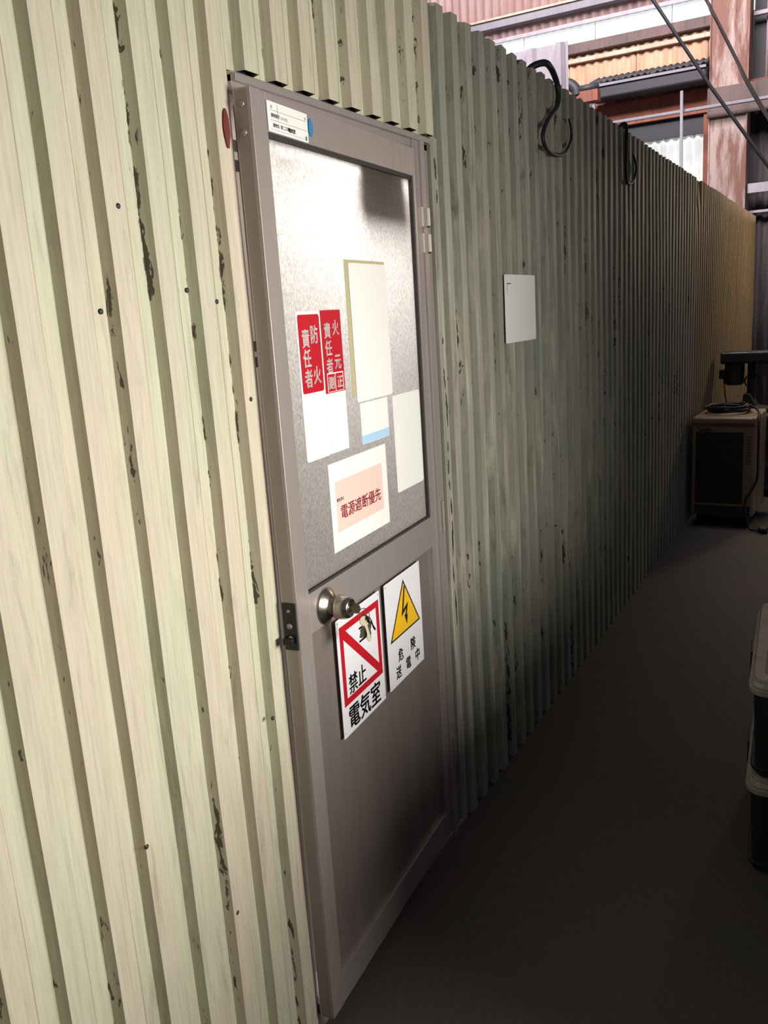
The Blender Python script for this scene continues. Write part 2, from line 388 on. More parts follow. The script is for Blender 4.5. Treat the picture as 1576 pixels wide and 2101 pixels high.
# knob
KU, KZ = -.6185, .968
kb = bmesh.new(); lathe(kb, ((0, 0), (0, .0400), (.0015, .0405), (.004, .0385), (.013, .027), (.0185, .0175), (.020, .0140), (.0215, 0)), (0, KU, KZ), (1, 0, 0), 56)
ros = leafpart(fin('rosette', kb, M['steel'], door, True))
kb = bmesh.new(); lathe(kb, ((.015, 0), (.015, .0125), (.024, .0125), (.0255, .021), (.028, .0252), (.034, .0262), (.048, .0245), (.0555, .0222), (.0600, .0192), (.0605, .0175), (.0590, .0165), (.0540, .0150), (.0540, 0)), (0, KU, KZ), (1, 0, 0), 56)
knob = leafpart(fin('knob', kb, M['steel'], door, True))
kb = bmesh.new(); lathe(kb, ((.053, 0), (.053, .0105), (.0580, .0105), (.0590, .0095), (.0590, 0)), (0, KU, KZ), (1, 0, 0), 32)
fin('key_cylinder', kb, M['steel'], knob, False)
# keys hanging from the cylinder
keys = tag(empty('key_bunch', lp(KU, KZ-.004, .063)), 'small bunch of nickel keys hanging from the door knob', 'keys')
keys.rotation_euler = (0, 0, TH)
def keyshape(name, rot, length=.05, stem=.012):
    b = bmesh.new()
    head = [(math.cos(a)*.0115, math.sin(a)*.0105) for a in [i*2*math.pi/14 for i in range(14)]]
    prism(b, [(x, z-.012) for x, z in head], 1, -.001, .001)
    blade = [(-.004, -.020), (.004, -.020), (.004, -length+.003), (.0022, -length), (-.0022, -length)]
    zz = -length+.004
    while zz < -.026: blade.append((-.004 + (.0018 if int(abs(zz)*500) % 2 else 0), zz)); zz += .004
    prism(b, blade, 1, -.0009, .0009)
    o = fin(name, b, M['brass'], keys); o.rotation_euler = rot; return o
kk = keyshape('key', (0, -math.pi/2, 0)); kk.location = (.020, 0, .004); kk.rotation_euler = (0, math.radians(90), 0)
b = bmesh.new(); tube(b, [(.026+.012*math.cos(a), .002*math.sin(a), -.007+.012*math.sin(a)) for a in [i*2*math.pi/24 for i in range(25)]], .0009, 6, False); fin('ring', b, M['brass'], keys, True)
o = keyshape('key', (0, 0, 0), .060); o.rotation_euler = (.18, .10, -.5); o.location = (.027, .004, -.008); o.scale = (1.3, 1, 1)
o = keyshape('key', (0, 0, 0), .056); o.rotation_euler = (-.30, -.05, 1.0); o.location = (.024, -.002, -.009)
b = bmesh.new(); prism(b, [(-.006, -.004), (.006, -.004), (.015, -.050), (-.012, -.053)], 1, -.001, .001)
o = fin('key_tag', b, M['brass'], keys); o.rotation_euler = (.26, 0, .9); o.location = (.027, .006, -.012)

# green edge flashing beside the hinge jamb
bm = bmesh.new(); bx(bm, (-.05, 2.168, 0), (-.004, 2.172, 2.004)); bx(bm, (-.008, 2.172, 0), (-.004, 2.205, 2.004)); bx(bm, (-.03, 2.205, 0), (-.004, 2.209, 2.004))
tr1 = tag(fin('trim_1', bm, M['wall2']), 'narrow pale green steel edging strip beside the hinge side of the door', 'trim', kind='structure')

# torn, curled paint along the strip: ragged dark slits
rnd = random.Random(11)
for (za, zb, wd) in ((1.955, 1.90, .007), (1.875, 1.84, .004), (1.49, 1.47, .004), (1.405, 1.345, .005), (1.34, 1.24, .006), (1.20, 1.17, .003), (1.15, 1.105, .005), (1.09, 1.06, .004), (1.035, .985, .005), (.97, .86, .006), (.84, .78, .004), (.76, .645, .005)):
    n_ = 9; L_ = []; R_ = []
    for q in range(n_+1):
        f = q/n_; zz = za+(zb-za)*f; hw = wd*.9*abs(math.sin(math.pi*f))**.6; cy_ = 2.191+.004*math.sin(zz*21)
        L_.append((cy_-hw*rnd.uniform(.3, 1.2), zz)); R_.append((cy_+hw*rnd.uniform(.2, 1.1), zz))
    b = bmesh.new(); prism(b, L_+R_[::-1], 0, -.0042, -.0030); tear = fin('paint_tear', b, M['gasket'], tr1)

# ------------------------------------------------------------------ lettering
def text_mesh(s, size, bold=0.0, sx=1.0):
    c = bpy.data.curves.new('lettering', 'FONT'); c.body = s; c.size = size; c.align_x = 'CENTER'; c.align_y = 'CENTER'; c.resolution_u = 3
    o = bpy.data.objects.new('tmp', c); COL.objects.link(o)
    dg = bpy.context.evaluated_depsgraph_get(); src = bpy.data.meshes.new_from_object(o.evaluated_get(dg))
    bpy.data.objects.remove(o); bpy.data.curves.remove(c)
    V = [v.co.copy() for v in src.vertices]; P = [tuple(p.vertices) for p in src.polygons]; bpy.data.meshes.remove(src)
    mx_, my_ = (min(v.x for v in V)+max(v.x for v in V))/2, (min(v.y for v in V)+max(v.y for v in V))/2
    vs, fs = [], []
    d = bold*size
    for k_, (dx, dy) in enumerate(((0, 0), (d, 0), (-d, 0), (0, d*.7), (0, -d*.7)) if bold else ((0, 0),)):   # heavier weight: strokes laid over each other
        n_ = len(vs); vs += [((v.x-mx_+dx)*sx, v.y-my_+dy, 0) for v in V]; fs += [tuple(q+n_ for q in p) for p in P]
    me = bpy.data.meshes.new('lettering'); me.from_pydata(vs, [], fs); return me
def put_text(parent, s, y, z, size, m, x=.0022, bold=.012, sx=1.0, name='lettering'):
    me = text_mesh(s, size, bold, sx)
    for v in me.vertices: v.co = Vector((x, v.co.x + y, v.co.y + z))
    me.materials.append(m); return new(name, me, parent)
def flat(parent, name, poly, m, x0=.0012, x1=.0016):
    b = bmesh.new(); prism(b, poly, 0, x0, x1); return fin(name, b, m, parent)
def rect(a, b, c, d): return [(a, c), (b, c), (b, d), (a, d)]
def rrect(a, b, c, d, r=.004, n=4):
    out = []
    for (cx, cz, s) in ((b-r, c+r, -90), (b-r, d-r, 0), (a+r, d-r, 90), (a+r, c+r, 180)):
        for i in range(n+1):
            t_ = math.radians(s+90*i/n); out.append((cx+r*math.cos(t_), cz+r*math.sin(t_)))
    return out
def ring(parent, name, outer, inner, m, x0=.0012, x1=.0017):
    b = bmesh.new(); n = len(outer)
    A = [[b.verts.new((x, *p)) for p in pl_] for x in (x0, x1) for pl_ in (outer, inner)]
    for i in range(n):
        j = (i+1) % n
        b.faces.new((A[2][i], A[2][j], A[3][j], A[3][i])); b.faces.new((A[0][i], A[1][i], A[1][j], A[0][j]))
        b.faces.new((A[0][i], A[0][j], A[2][j], A[2][i])); b.faces.new((A[1][i], A[3][i], A[3][j], A[1][j]))
    return fin(name, b, m, parent)
def board(name, u0, u1, z0, z1, m, label, cat, off=.0004, th=.001, rounded=0.0, rot=0.0):
    """a sheet fixed to the leaf; local frame: y from its left edge, z from its bottom edge, x outward"""
    t_ = empty(name, lp(u0, z0, off), TH); t_.rotation_euler = (rot, 0, TH)
    w, h = u1-u0, z1-z0
    flat(t_, 'board', rrect(0, w, 0, h, rounded) if rounded else rect(0, w, 0, h), m, 0, th)
    return tag(t_, label, cat), w, h

# no-entry sign
s, w, h = board('prohibition_sign', -.5877, -.3637, .6405, .9200, M['white'], 'white sign with red frame and diagonal bar, nearest the door knob', 'sign', rounded=.003)
a, b_, c_, d = .013, w-.009, .072, h-.020; T = .0155
ring(s, 'red_border', rect(a, b_, c_, d), rect(a+T, b_-T, c_+T, d-T), M['red'])
flat(s, 'red_bar', [(a+T-.002, d-T-.015), (a+T-.002, d-T+.001), (a+T+.012, d-T+.001), (b_-T+.002, c_+T+.014), (b_-T+.002, c_+T-.001), (b_-T-.011, c_+T-.001)], M['red'], .0012, .00168)
put_text(s, '立入', w*.66, d-T-.031, .050, M['black'], sx=.9)
put_text(s, '禁止', w*.37, c_+T+.026, .050, M['black'], sx=.9)
put_text(s, '電気室', w*.50, .037, .060, M['black'], sx=.95, bold=.016)
for (yy, zz) in ((.008, h-.008), (w-.008, h-.008), (.008, .012), (w-.008, .012)): 
    bq = bmesh.new(); lathe(bq, ((.001, .0022), (.0018, .0018), (.0019, 0)), (0, yy, zz), (1, 0, 0), 10); fin('rivet', bq, M['alu'], s, True)
# danger sign
s, w, h = board('danger_sign', -.3365, -.1122, .6430, .9210, M['white'], 'white sign with yellow lightning triangle, farther from the door knob', 'sign', rounded=.003)
tri = [(.018, h-.158), (w-.014, h-.158), (w*.5+.002, h-.018)]
cx_, cz_ = sum(p[0] for p in tri)/3, sum(p[1] for p in tri)/3
inn = [(cx_+(p[0]-cx_)*.90, cz_+(p[1]-cz_)*.90) for p in tri]
flat(s, 'triangle_border', tri, M['black'], .0010, .0014)
flat(s, 'yellow_triangle', inn, M['yellow'], .0012, .0017)
bolt = [(.53, .085), (.555, .085), (.50, .020), (.60, .034), (.565, -.002), (.585, .0), (.555, -.028), (.515, .002), (.54, .004), (.555, .018), (.455, .004)]
bz = h-.140
flat(s, 'lightning_arrow', [(w*(.5+(x_-.5)*1.35)-.006, bz+.025+z_*.92) for x_, z_ in bolt], M['black'], .0016, .0020)
for ch, fx, zz, sz in (('危', .33, .073, .036), ('険', .69, .073, .036), ('送', .25, .032, .036), ('電', .53, .032, .036), ('中', .80, .032, .036)):
    put_text(s, ch, w*fx, zz, sz, M['black'], sx=.9)
for (yy, zz) in ((.008, h-.008), (w-.008, h-.008), (.008, .010), (w-.008, .010)):
    bq = bmesh.new(); lathe(bq, ((.001, .0022), (.0018, .0018), (.0019, 0)), (0, yy, zz), (1, 0, 0), 10); fin('rivet', bq, M['alu'], s, True)
# two fire-warden plates on the glass (board off: just in front of the pane)
GP = -.0105
s, w, h = board('fire_warden_plate', -.6285, -.5290, 1.2755, 1.5755, M['paper'], 'left of the two red and white plates, with a thin white rim', 'sign', off=GP, rounded=.006)
flat(s, 'red_field', rrect(.006, w-.006, .138, h-.006, .006), M['red'])
for ch, fy, zz in (('責', .32, .247), ('任', .32, .208), ('者', .32, .168), ('防', .68, .254), ('火', .68, .172)):
    put_text(s, ch, w*fy, zz, .039, M['paper'], sx=.84, bold=.02)
s, w, h = board('fire_source_plate', -.5285, -.4395, 1.2765, 1.5765, M['paper'], 'right of the two red and white plates, without a white rim', 'sign', off=GP, rounded=.001)
flat(s, 'red_field', rect(0, w, .128, h), M['red'])
for ch, fy, zz in (('責', .28, .258), ('任', .28, .222), ('者', .28, .185), ('火', .70, .263), ('元', .70, .191)):
    put_text(s, ch, w*fy, zz, .034, M['paper'], sx=.90, bold=.02)
ring(s, 'box_line', rect(.010, w-.006, .130, .170), rect(.0125, w-.0085, .131, .1675), M['paper'])
flat(s, 'box_line', rect(w*.5, w*.5+.0022, .130, .170), M['paper'], .0012, .0018)
put_text(s, '副', w*.31, .149, .028, M['paper'], bold=.02); put_text(s, '正', w*.74, .149, .028, M['paper'], bold=.02)
# power cut-off notice
s, w, h = board('paper_notice', -.5445, -.2510, 1.0605, 1.2560, M['paper'], 'white paper notice with pink panel and red characters, low on the glass', 'notice', off=GP, th=.0006)
flat(s, 'pink_panel', rect(.024, w-.029, .041, h-.042), M['pink'], .0005, .0009)
put_text(s, '電源遮断優先', w*.50, .082, .0335, M['redtext'], x=.0013, sx=1.05)
put_text(s, '電気室は', .044, .112, .0085, M['black'], x=.0013)
# cream sheet and the sheets around it
s, w, h = board('cream_notice', -.4028, -.1930, 1.3846, 1.6816, M['cream'], 'tall cream backing sheet stuck highest on the glass, mostly under a white page', 'notice', off=GP, th=.0006)
s, w, h = board('white_page', -.3850, -.1900, 1.3700, 1.6750, M['paper'], 'tall blank white page stuck over the cream sheet', 'notice', off=GP+.0012, th=.0006, rounded=.006)
s, w, h = board('blue_edged_notice', -.3722, -.2218, 1.2720, 1.3660, M['paper'], 'small white notice with a pale blue lower edge, above the pink panel notice', 'notice', off=GP, th=.0006)
flat(s, 'blue_edge', rect(.001, w-.001, .001, .020), M['blueprint'], .0005, .0009)
s, w, h = board('white_card', -.1920, -.0190, 1.1200, 1.3640, M['paper'], 'blank white card on the glass near the hinge side', 'notice', off=GP, th=.0006, rounded=.005)
# number plate on top rail
s, w, h = board('asset_label', -.6840, -.5375, 1.8955, 1.9480, M['paper'], 'small white ruled label plate at the top left of the door', 'label plate', off=.0002, rounded=.002)
flat(s, 'rule_line', rect(.010, w-.006, .0375, .0382), M['greytext']); flat(s, 'rule_line', rect(.010, w-.003, .0205, .0212), M['greytext'])
flat(s, 'rule_line', rect(.010, w-.008, .0045, .0050), M['greytext']); flat(s, 'rule_line', rect(.035, .0355, .021, .050), M['greytext'])
put_text(s, '建物番号', .026, .029, .0075, M['black']); put_text(s, '219-032', .057, .028, .0075, M['greytext'], bold=0)
put_text(s, '建物名  第二工場', .044, .0125, .0075, M['black']); put_text(s, '電気室', .083, .0120, .0085, M['black'], bold=.03)
put_text(s, '目', .014, .043, .006, M['greytext']); put_text(s, '次', w-.010, .042, .006, M['greytext'])
flat(s, 'green_mark', [(w-.012, .003), (w-.006, .003), (w-.007, .011), (w-.011, .011)], M['green'])
# blue sticker
s = empty('blue_sticker', lp(-.5245, 1.926, .0004), TH)
flat(s, 'oval', [(.0085*math.cos(a)*(1.15 if math.sin(a) < 0 else 1), .0165*math.sin(a)) for a in [i*2*math.pi/20 for i in range(20)]], M['bluep'], 0, .0008)
tag(s, 'small blue oval sticker beside the white label plate', 'sticker')
# notice on the corrugated wall
s = empty('wall_notice', (.0030, 2.662, 1.445)); w, h = .300, .217
flat(s, 'sheet', rrect(0, w, 0, h, .006), M['paper'], 0, .0008)
flat(s, 'printed_corner', rect(.022, .060, h-.030, h-.027), M['black'], .0007, .0011); flat(s, 'printed_corner', rect(.022, .024, h-.060, h-.027), M['black'], .0007, .0011)
tag(s, 'white notice sheet fixed to the corrugated wall right of the door', 'notice')
# red paint patch
bm = bmesh.new(); rnd = random.Random(3); pts = []
for i in range(22):
    a = i*2*math.pi/22; zz = math.sin(a)*.034; pts.append((math.cos(a)*(.0085+rnd.uniform(-.0012, .0012))*(1 if zz > -.01 else .75), zz+rnd.uniform(-.0015, .0015)))
prism(bm, pts, 0, 0, .0011); o = fin('red_paint_patch', bm, M['redpaint']); o.location = (.0022, 1.306, 1.896)
tag(o, 'dark red paint patch on the ridge just left of the door top', 'paint patch')

# ------------------------------------------------------------------ cables hooked over the wall
def cable(name, ctrl, r, label):
    b = bmesh.new(); p = spline(ctrl, 12); tube(b, p, r, 12); return tag(fin(name, b, M['cable'], None, True), label, 'cable', 'black cables hanging over the wall')
cable('hanging_cable', [(-.06, 3.02, 2.25), (-.03, 3.04, 2.335), (.012, 3.08, 2.362), (.018, 3.15, 2.356), (.020, 3.215, 2.310), (.022, 3.20, 2.245), (.020, 3.10, 2.185), (.018, 3.045, 2.130), (.018, 3.07, 2.090), (.018, 3.17, 2.078), (.018, 3.29, 2.098), (.018, 3.372, 2.150), (.018, 3.385, 2.19), (.018, 3.355, 2.225)],
      [.0125 - .0085*i/156 for i in range(157)], 'long black cable looped over the wall top, nearer the door')
cable('hanging_cable', [(-.05, 4.27, 2.27), (-.02, 4.275, 2.335), (.012, 4.285, 2.345), (.014, 4.285, 2.25), (.014, 4.278, 2.15), (.014, 4.30, 2.098), (.014, 4.38, 2.098), (.014, 4.47, 2.14), (.014, 4.49, 2.19), (.014, 4.43, 2.235)],
      [.009 - .004*i/108 for i in range(109)], 'short black cable hooked over the wall top, farther from the door')

# ------------------------------------------------------------------ stacked containers
def container(z, label, lidmat):
    t_ = empty('storage_container', (.795, 2.250, z), math.radians(3.2)); w, l, hh = .46, .66, .285
    def tub(b, x0, x1, y0, y1, z0, X0, X1, Y0_, Y1_, z1, r=.035, n=5):
        lo = rrect(x0, x1, y0, y1, r, n); hi = rrect(X0, X1, Y0_, Y1_, r, n)
        A = [b.verts.new((p[0], p[1], z0)) for p in lo]; B = [b.verts.new((p[0], p[1], z1)) for p in hi]; k_ = len(A)
        for i in range(k_): b.faces.new((A[i], A[(i+1) % k_], B[(i+1) % k_], B[i]))
        b.faces.new(A[::-1]); b.faces.new(B)
    b = bmesh.new(); tub(b, .022, w-.022, .022, l-.022, 0, .012, w-.012, .012, l-.012, hh-.035); tub(b, .012, w-.012, .012, l-.012, .018, .010, w-.010, .010, l-.010, .030)
    fin('tub', b, M['plastic'], t_, bevel=.003)
    b = bmesh.new(); tub(b, .002, w-.002, .002, l-.002, hh-.045, 0, w, 0, l, hh-.026, .045); tub(b, .006, w-.006, .006, l-.006, hh-.026, .010, w-.010, .010, l-.010, hh-.012, .042)
    fin('lid', b, lidmat, t_, bevel=.003)
    # raised rim around a sunken dusty field
    b = bmesh.new(); o_ = rrect(.012, w-.012, .012, l-.012, .040, 5); i_ = rrect(.040, w-.040, .040, l-.040, .022, 5)
    A = [[b.verts.new((p[0], p[1], zz)) for p in q] for zz in (hh-.012, hh) for q in (o_, i_)]; k_ = len(o_)
    for i in range(k_):
        j = (i+1) % k_
        b.faces.new((A[2][i], A[2][j], A[3][j], A[3][i])); b.faces.new((A[0][i], A[0][j], A[2][j], A[2][i])); b.faces.new((A[1][i], A[3][i], A[3][j], A[1][j]))
    fin('lid_rim', b, M['lid'], t_, bevel=.002)
    b = bmesh.new(); tub(b, .050, w-.050, .050, l-.050, hh-.013, .052, w-.052, .052, l-.052, hh-.006, .018); fin('lid_field', b, M['lid_top'], t_)
    for x_ in (.115, .23, .345): box('lid_rib', (x_, .07, hh-.007), (x_+.012, l-.07, hh-.002), M['lid'], t_, bevel=.002)
    box('latch', (-.006, l*.42, hh-.10), (.010, l*.58, hh-.03), M['plastic'], t_, bevel=.003)
    return tag(t_, label, 'storage box', 'stacked black storage boxes')
container(0, 'lower black plastic storage box of the stack, standing on the floor', M['lid'])
container(.286, 'upper black plastic storage box with dusty brown lid top, on top of the stack', M['lid'])

# ------------------------------------------------------------------ unseen cabinets, added to shade the lower door and aisle floor
for i in range(4):
    c_ = empty('shade_cabinet', (1.32, 1.27+i*.905, 0))
    box('body', (.01, 0, .06), (.50, .90, 1.01), M['machine_grey'], c_, bevel=.004); box('top', (0, 0, 1.01), (.51, .90, 1.035), M['cabinet'], c_, bevel=.004)
    for y_ in (.012, .456):
        dr = box('door', (-.006, y_, .09), (.010, y_+.432, .98), M['machine_grey'], c_, bevel=.003); box('shade_cabinet_handle', (-.022, y_+(.38 if y_ < .2 else .03), .52), (-.006, y_+(.40 if y_ < .2 else .05), .64), M['steel'], dr, bevel=.003)
    box('shade_cabinet_plinth', (.04, .02, 0), (.47, .88, .06), M['grille'], c_)
    tag(c_, 'unseen grey steel cabinet added as shade caster across the aisle, ' + ('nearest the camera', 'second from the camera', 'third from the camera', 'farthest from the camera')[i], 'cabinet', 'added shade cabinets across the aisle')

# ------------------------------------------------------------------ spot cooler with hose
ck = empty('portable_cooler', (.035, 6.10, 0), math.radians(-3)); w, dp, h0, h1 = .405, .50, .075, .755
box('case', (0, 0, h0), (w, dp, h1), M['cooler'], ck, bevel=.018, seg=3)
box('top_band', (.004, -.004, h1-.062), (w-.004, .004, h1-.038), M['brownband'], ck)
box('front_recess', (.030, -.003, .165), (w-.070, .003, h1-.100), M['coolerdark'], ck, bevel=.001)
for i in range(17):
    z_ = .185+i*.028; box('grille_slat', (.040, -.007, z_), (w-.080, -.002, z_+.012), M['grille'], ck)
box('lower_panel', (.028, -.004, h0+.01), (w-.020, .002, .150), M['coolerdark'], ck, bevel=.002)
box('panel_pull', (.15, -.008, .118), (.24, -.003, .130), M['grille'], ck)
for i in range(10): box('side_louvre', (w-.052, -.0045, .44+i*.020), (w-.022, -.001, .446+i*.020), M['brownband'], ck)
put = text_mesh('Suiden', .034, .02)
for v in put.vertices: v.co = Vector((v.co.x+.085, -.0045, v.co.y+h1-.082))
put.materials.append(M['black']); new('lettering', put, ck)
for (x_, y_) in ((.05, .06), (w-.05, .06), (.05, dp-.06), (w-.05, dp-.06)):
    b = bmesh.new(); lathe(b, ((-.012, 0), (-.012, .030), (-.009, .033), (.009, .033), (.012, .030), (.012, 0)), (x_, y_, .033), (1, 0, 0), 20); bx(b, (x_-.018, y_-.01, .03), (x_+.018, y_+.02, .080)); fin('caster', b, M['grille'], ck)
tag(ck, 'old beige portable spot cooler with dark front grille against the corrugated wall', 'cooler')
b = bmesh.new(); pts = []
for i in range(120):
    a = i/120*2*math.pi*4.2; r_ = 1+.10*math.sin(i*.37); pts.append((.235+.135*r_*math.cos(a), 6.36+.15*r_*math.sin(a), .768+.010*(i/30)+.003*math.sin(i*.9)))
pts += [(.40, 6.30, .80), (.445, 6.22, .775), (.455, 6.14, .70), (.458, 6.12, .5), (.458, 6.09, .34), (.42, 6.055, .25), (.39, 6.05, .18), (.42, 6.02, .03), (.47, 5.99, .014), (.50, 5.98, .012)]
tube(b, spline(pts, 3), .0085, 8)
tag(fin('coiled_cord', b, M['cable'], None, True), 'black cord coiled on top of the cooler and trailing down its side', 'cord')
b = bmesh.new(); lathe(b, ((0, 0), (0, .016), (.02, .022), (.055, .022), (.06, .015), (.06, 0)), (.485, 5.98, .022), (1, -.2, 0), 16)
tag(fin('cord_plug', b, M['cable'], None, False), 'black cord end lying on the floor in front of the cooler', 'plug')

# ------------------------------------------------------------------ drill press on a cabinet behind the cooler
cb = empty('machine_cabinet', (.20, 7.10, 0))
box('body', (.05, 0, .06), (1.0, .55, .60), M['cabinet'], cb, bevel=.004)
box('worktop', (.02, -.02, .60), (1.03, .58, .635), M['machine_grey'], cb, bevel=.004)
for x_ in (.12, .56):
    dr = box('drawer', (x_, -.012, .50), (x_+.40, .004, .585), M['machine_grey'], cb, bevel=.003); box('pull', (x_+.03, -.022, .548), (x_+.16, -.010, .566), M['grille'], dr)
    box('open_shelf', (x_, -.004, .30), (x_+.36, .003, .45), M['grille'], cb); box('open_shelf', (x_, -.004, .10), (x_+.36, .003, .24), M['grille'], cb)
for x_ in (.06, .95): box('foot', (x_, .02, 0), (x_+.05, .5, .06), M['grille'], cb)
tag(cb, 'brown steel machine cabinet with drawer, behind the cooler', 'cabinet')
dp_ = empty('drill_press', (.28, 7.36, .635))
b = bmesh.new(); prism(b, [(-.13, 0), (.16, 0), (.16, .03), (.05, .045), (.0, .15), (-.045, .15), (-.055, .06), (-.13, .03)], 1, -.10, .10); fin('base', b, M['machine'], dp_, bevel=.004)
b = bmesh.new(); lathe(b, ((0, 0), (0, .030), (.34, .030), (.34, 0)), (0, 0, .04), (0, 0, 1), 24); fin('column', b, M['machine'], dp_, True)
b = bmesh.new(); bx(b, (-.225, -.09, .385), (.55, .09, .475)); fin('belt_cover', b, M['machine'], dp_, bevel=.018, seg=3)
b = bmesh.new(); lathe(b, ((0, 0), (0, .060), (.015, .075), (.16, .075), (.175, .065), (.175, 0)), (-.125, 0, .215), (0, 0, 1), 28); fin('motor', b, M['machine'], dp_, False, .002)
box('switch_box', (-.235, -.04, .265), (-.195, .04, .335), M['machine'], dp_, bevel=.004)
b = bmesh.new(); bx(b, (.06, -.07, .28), (.42, .07, .39)); fin('head', b, M['machine_grey'], dp_, bevel=.012)
bq = text_mesh('三相', .03, .02)
for v in bq.vertices: v.co = Vector((v.co.x+.13, -.0715, v.co.y+.345))
bq.materials.append(M['galv']); new('lettering', bq, dp_)
b = bmesh.new(); lathe(b, ((0, 0), (0, .025), (.12, .025), (.14, .012), (.20, .012), (.20, 0)), (.26, 0, .285), (0, 0, -1), 20); fin('spindle', b, M['machine'], dp_)
b = bmesh.new(); tube(b, [(.010+.052*math.cos(a), -.045, .245+.052*math.sin(a)) for a in [i*2*math.pi/28 for i in range(29)]], .006, 8, False); fin('hand_wheel', b, M['machine'], dp_, True)
b = bmesh.new(); tube(b, spline([(-.20, -.02, .265), (-.19, -.03, .15), (-.17, -.04, .06), (-.16, -.04, .006)], 8), .005, 6); fin('cord', b, M['cable'], dp_, True)
tag(dp_, 'dark bench drill press standing on the cabinet behind the cooler', 'drill press')

# ------------------------------------------------------------------ far end wall of the workshop (Y = 12)
FY = 12.0
far = tag(empty('wall_far', (0, 0, 0)), 'rusty far end wall of patched sheets, beams and backlit strips above the partition', 'wall', kind='structure')
def corr(name, x0, x1, z0, z1, pitch, amp, m, parent=far, y=FY, n=6, slope=0.0, kind=None):
    b = bmesh.new(); N = int((x1-x0)/pitch*n); A = []; B = []
    for i in range(N+1):
        x = x0+(x1-x0)*i/N; yy = y - amp*(.5+.5*math.cos(2*math.pi*(x-x0)/pitch))
        A.append(b.verts.new((x, yy, z0))); B.append(b.verts.new((x, yy+slope, z1)))
    for i in range(N): b.faces.new((A[i], A[i+1], B[i+1], B[i]))
    me = bpy.data.meshes.new(name); b.to_mesh(me); b.free(); me.materials.append(m)
    for p in me.polygons: p.use_smooth = True
    o = new(name, me, parent); sd = o.modifiers.new('thick', 'SOLIDIFY'); sd.thickness = .003; return o
x = -6.0
while x < -.75:
    x2 = min(x+.9, -.75); corr('upper_sheet', x, x2-.006, 5.06, 7.6, .115, .03, M['pinksheet']); x = x2
box('eaves_channel', (-6, FY-.16, 5.20), (-.3, FY-.035, 5.295), M['greychannel'], far, bevel=.004)
box('channel_lip', (-6, FY-.19, 5.295), (-.3, FY-.035, 5.32), M['creamrail'], far)
box('sheet_flange', (-6, FY-.07, 5.04), (-.3, FY-.033, 5.085), M['galv'], far)
for i in range(5):
    corr('light_panel', -5.0+i*.95, -5.0+(i+1)*.95-.008, 4.80, 5.05, .115, .014, M['skystrip'], y=FY+.01)
box('brown_beam', (-4.5, FY-.10, 4.705), (-.3, FY-.01, 4.825), M['brownbeam'], far, bevel=.006)
x = -4.2
while x < -.73:
    x2 = min(x+.86, -.73); corr('siding_sheet', x, x2-.006, 3.95, 4.71, .115, .03, M['orangesheet']); x = x2
box('siding_rail', (-4.2, FY-.085, 4.595), (-.73, FY-.033, 4.645), M['creamrail'], far, bevel=.003)
# awning: small corrugated roof, duct below
def awn(x0, x1):
    b = bmesh.new(); N = int((x1-x0)/.075*5); A = []; B = []
    for i in range(N+1):
        xx = x0+(x1-x0)*i/N; q = .012*math.cos(2*math.pi*xx/.075); A.append(b.verts.new((xx, FY-.05, 4.36+q))); B.append(b.verts.new((xx, FY-.50, 4.215+q)))
    for i in range(N): b.faces.new((A[i], A[i+1], B[i+1], B[i]))
    o = fin('awning_sheet', b, M['darksheet'], aw, True); sd = o.modifiers.new('thick', 'SOLIDIFY'); sd.thickness = .006
aw = tag(empty('awning', (0, 0, 0)), 'long low awning of dark corrugated sheet fixed to the far wall', 'awning')
awn(-2.10, -1.43); awn(-1.42, -.72)
box('front_batten', (-2.10, FY-.515, 4.165), (-.72, FY-.495, 4.195), M['greychannel'], aw)
box('back_board', (-2.10, FY-.49, 4.03), (-.72, FY-.20, 4.19), M['tar'], aw, bevel=.02)
du = tag(empty('exhaust_duct', (0, 0, 0)), 'short black exhaust duct elbow above the partition top, left of the awning', 'duct')
b = bmesh.new(); tube(b, spline([(-2.34, 10.8, 0), (-2.34, 10.8, 3.2), (-2.32, 10.8, 4.0), (-2.26, 10.8, 4.09), (-2.16, 10.8, 4.10), (-2.08, 10.8, 4.03), (-2.06, 10.8, 3.95)], 8), .062, 16); fin('elbow', b, M['tar'], du, True)
b = bmesh.new(); tube(b, [(-2.10, 10.8, 4.01), (-1.806, 10.8, 4.02)], .042, 16); fin('straight_duct', b, M['tar'], du, True)
box('pink_box', (-2.20, 10.76, 3.86), (-1.806, 10.9, 3.985), M['rust'], du, bevel=.004)
box('bracket', (-1.88, 10.80, 0), (-1.85, 10.83, 3.86), M['greychannel'], du)
# red beam across the wall, rail, black box standing in for the recess's shade
box('red_beam', (-4, FY-.12, 3.74), (-.70, FY-.02, 4.0), M['rustbright'], far, bevel=.006)
box('beam_flange', (-4, FY-.19, 3.985), (3, FY-.02, 4.01), M['rust'], far)
box('long_rail', (-4, FY-.55, 3.700), (4, FY-.50, 3.735), M['greychannel'], far, bevel=.008)
box('recess_shade', (-4, FY-.05, 3.52), (-.76, FY+.02, 3.76), M['tar'], far)
corr('window_sheet', -3.6, -2.1, 0, 3.55, .118, .035, M['darksheet'])
for i in range(3): corr('light_sheet', -1.72+i*.315, -1.72+(i+1)*.315-.004, 1.5, 3.52, .105, .035, M['winpanel'], y=FY+.01)
corr('window_sheet', -2.1, -1.72, 0, 3.55, .118, .035, M['darksheet'])
box('window_post', (-.80, FY-.09, 0), (-.725, FY+.02, 3.75), M['rust'], far)
b = bmesh.new(); tube(b, [(-.955, FY-.6, 0), (-.975, FY-.6, 3.93)], .018, 10)
tag(fin('thin_post', b, M['greychannel'], None, True), 'thin grey vertical pipe in front of the bright corrugated window', 'pipe')
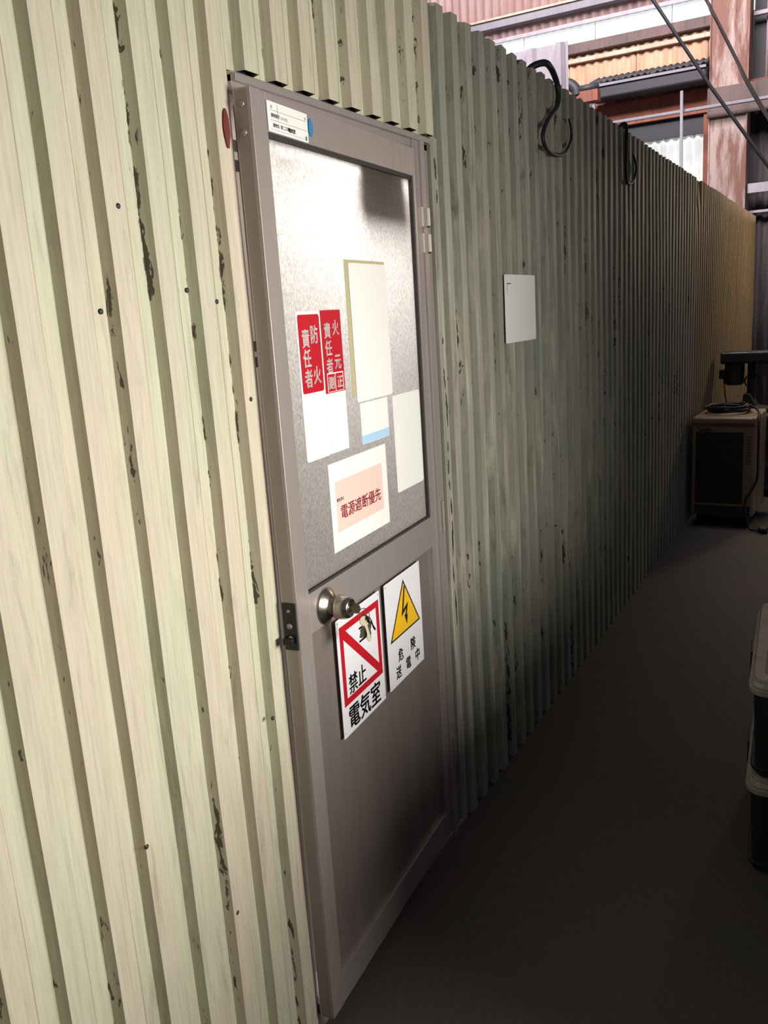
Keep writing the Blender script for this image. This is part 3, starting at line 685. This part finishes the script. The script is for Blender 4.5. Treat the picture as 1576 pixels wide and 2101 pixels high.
# box column with mottled paint, cap beam to the right
cl = tag(empty('column', (0, 0, 0)), 'wide rust-streaked steel column at the far end of the workshop', 'column', kind='structure')
box('web', (-.69, FY-.34, 0), (-.285, FY-.05, 6.5), M['col'], cl)
box('flange', (-.705, FY-.36, 0), (-.690, FY-.02, 6.5), M['col'], cl); box('flange', (-.285, FY-.36, 0), (-.272, FY-.02, 6.5), M['col'], cl)
box('gusset_plate', (-.72, FY-.37, 3.62), (.10, FY-.34, 3.95), M['brownbeam'], cl, bevel=.004)
# right bay
corr('bay_sheet', -.27, 3.5, 0, 3.74, .13, .04, M['darkwall'])
corr('bay_sheet', -.12, 3.5, 4.02, 5.6, .13, .04, M['pinksheet'])
box('bay_back', (-.27, FY+.02, 3.7), (3.5, FY+.05, 7), M['tar'], far)
box('bay_rail', (-.255, FY-.30, 2.72), (3.5, FY-.24, 2.83), M['galv'], far, bevel=.004)
box('bay_rail', (-.255, FY-.16, 4.70), (3.5, FY-.10, 4.745), M['galv'], far, bevel=.004)
box('bay_rail', (-.255, FY-.16, 2.50), (3.5, FY-.10, 2.53), M['galv'], far, bevel=.002)
# galvanised flashing standing behind the partition
fl = tag(empty('galvanised_cover', (0, 0, 0)), 'pale galvanised sheet cover with folded ribs, standing up behind the partition top', 'cover')
b = bmesh.new(); yb = 8.0
prof = [(-2.25, 0), (-1.715, 0), (-1.705, -.035), (-1.655, -.035), (-1.625, 0), (-1.445, 0), (-1.435, -.04), (-1.395, -.04), (-1.365, 0), (-1.355, 0), (-1.355, -.02), (-1.334, -.02)]
A = [b.verts.new((px+.0, yb+py, 2.2)) for px, py in prof]; B = [b.verts.new((px, yb+py, 3.78)) for px, py in prof]
for i in range(len(prof)-1): b.faces.new((A[i], A[i+1], B[i+1], B[i]))
o = fin('folded_sheet', b, M['galv'], fl); sd = o.modifiers.new('thick', 'SOLIDIFY'); sd.thickness = .004
box('support_leg', (-1.9, yb+.02, 0), (-1.84, yb+.08, 2.3), M['greychannel'], fl); box('support_leg', (-1.45, yb+.02, 0), (-1.39, yb+.08, 2.3), M['greychannel'], fl)
# slanting stays
b = bmesh.new(); tube(b, [(-1.05, 8, 4.64), (-.622, 8, 3.954), (-.153, 8, 3.206), (.292, 8, 2.547), (.80, 8, 1.80)], .014, 8)
tag(fin('slanting_cable', b, M['tar'], None, True), 'single dark slanting cable, left of the twisted pair', 'cable')
b = bmesh.new()
tube(b, [(-.40, 8, 4.22), (-.203, 8, 3.865), (-.01, 8, 3.471), (.105, 8, 3.234), (.28, 8, 2.916), (.6, 8, 2.3)], .013, 8)
tube(b, spline([(-.36, 7.98, 4.25), (-.215, 7.98, 3.93), (-.17, 7.97, 3.78), (-.10, 7.98, 3.66), (.04, 7.98, 3.36), (.10, 7.97, 3.22), (.22, 7.98, 3.00), (.32, 7.98, 2.83)], 6), .008, 8)
tag(fin('slanting_cable', b, M['machine_grey'], None, True), 'pair of dark slanting cables tied together, at the far right', 'cable')
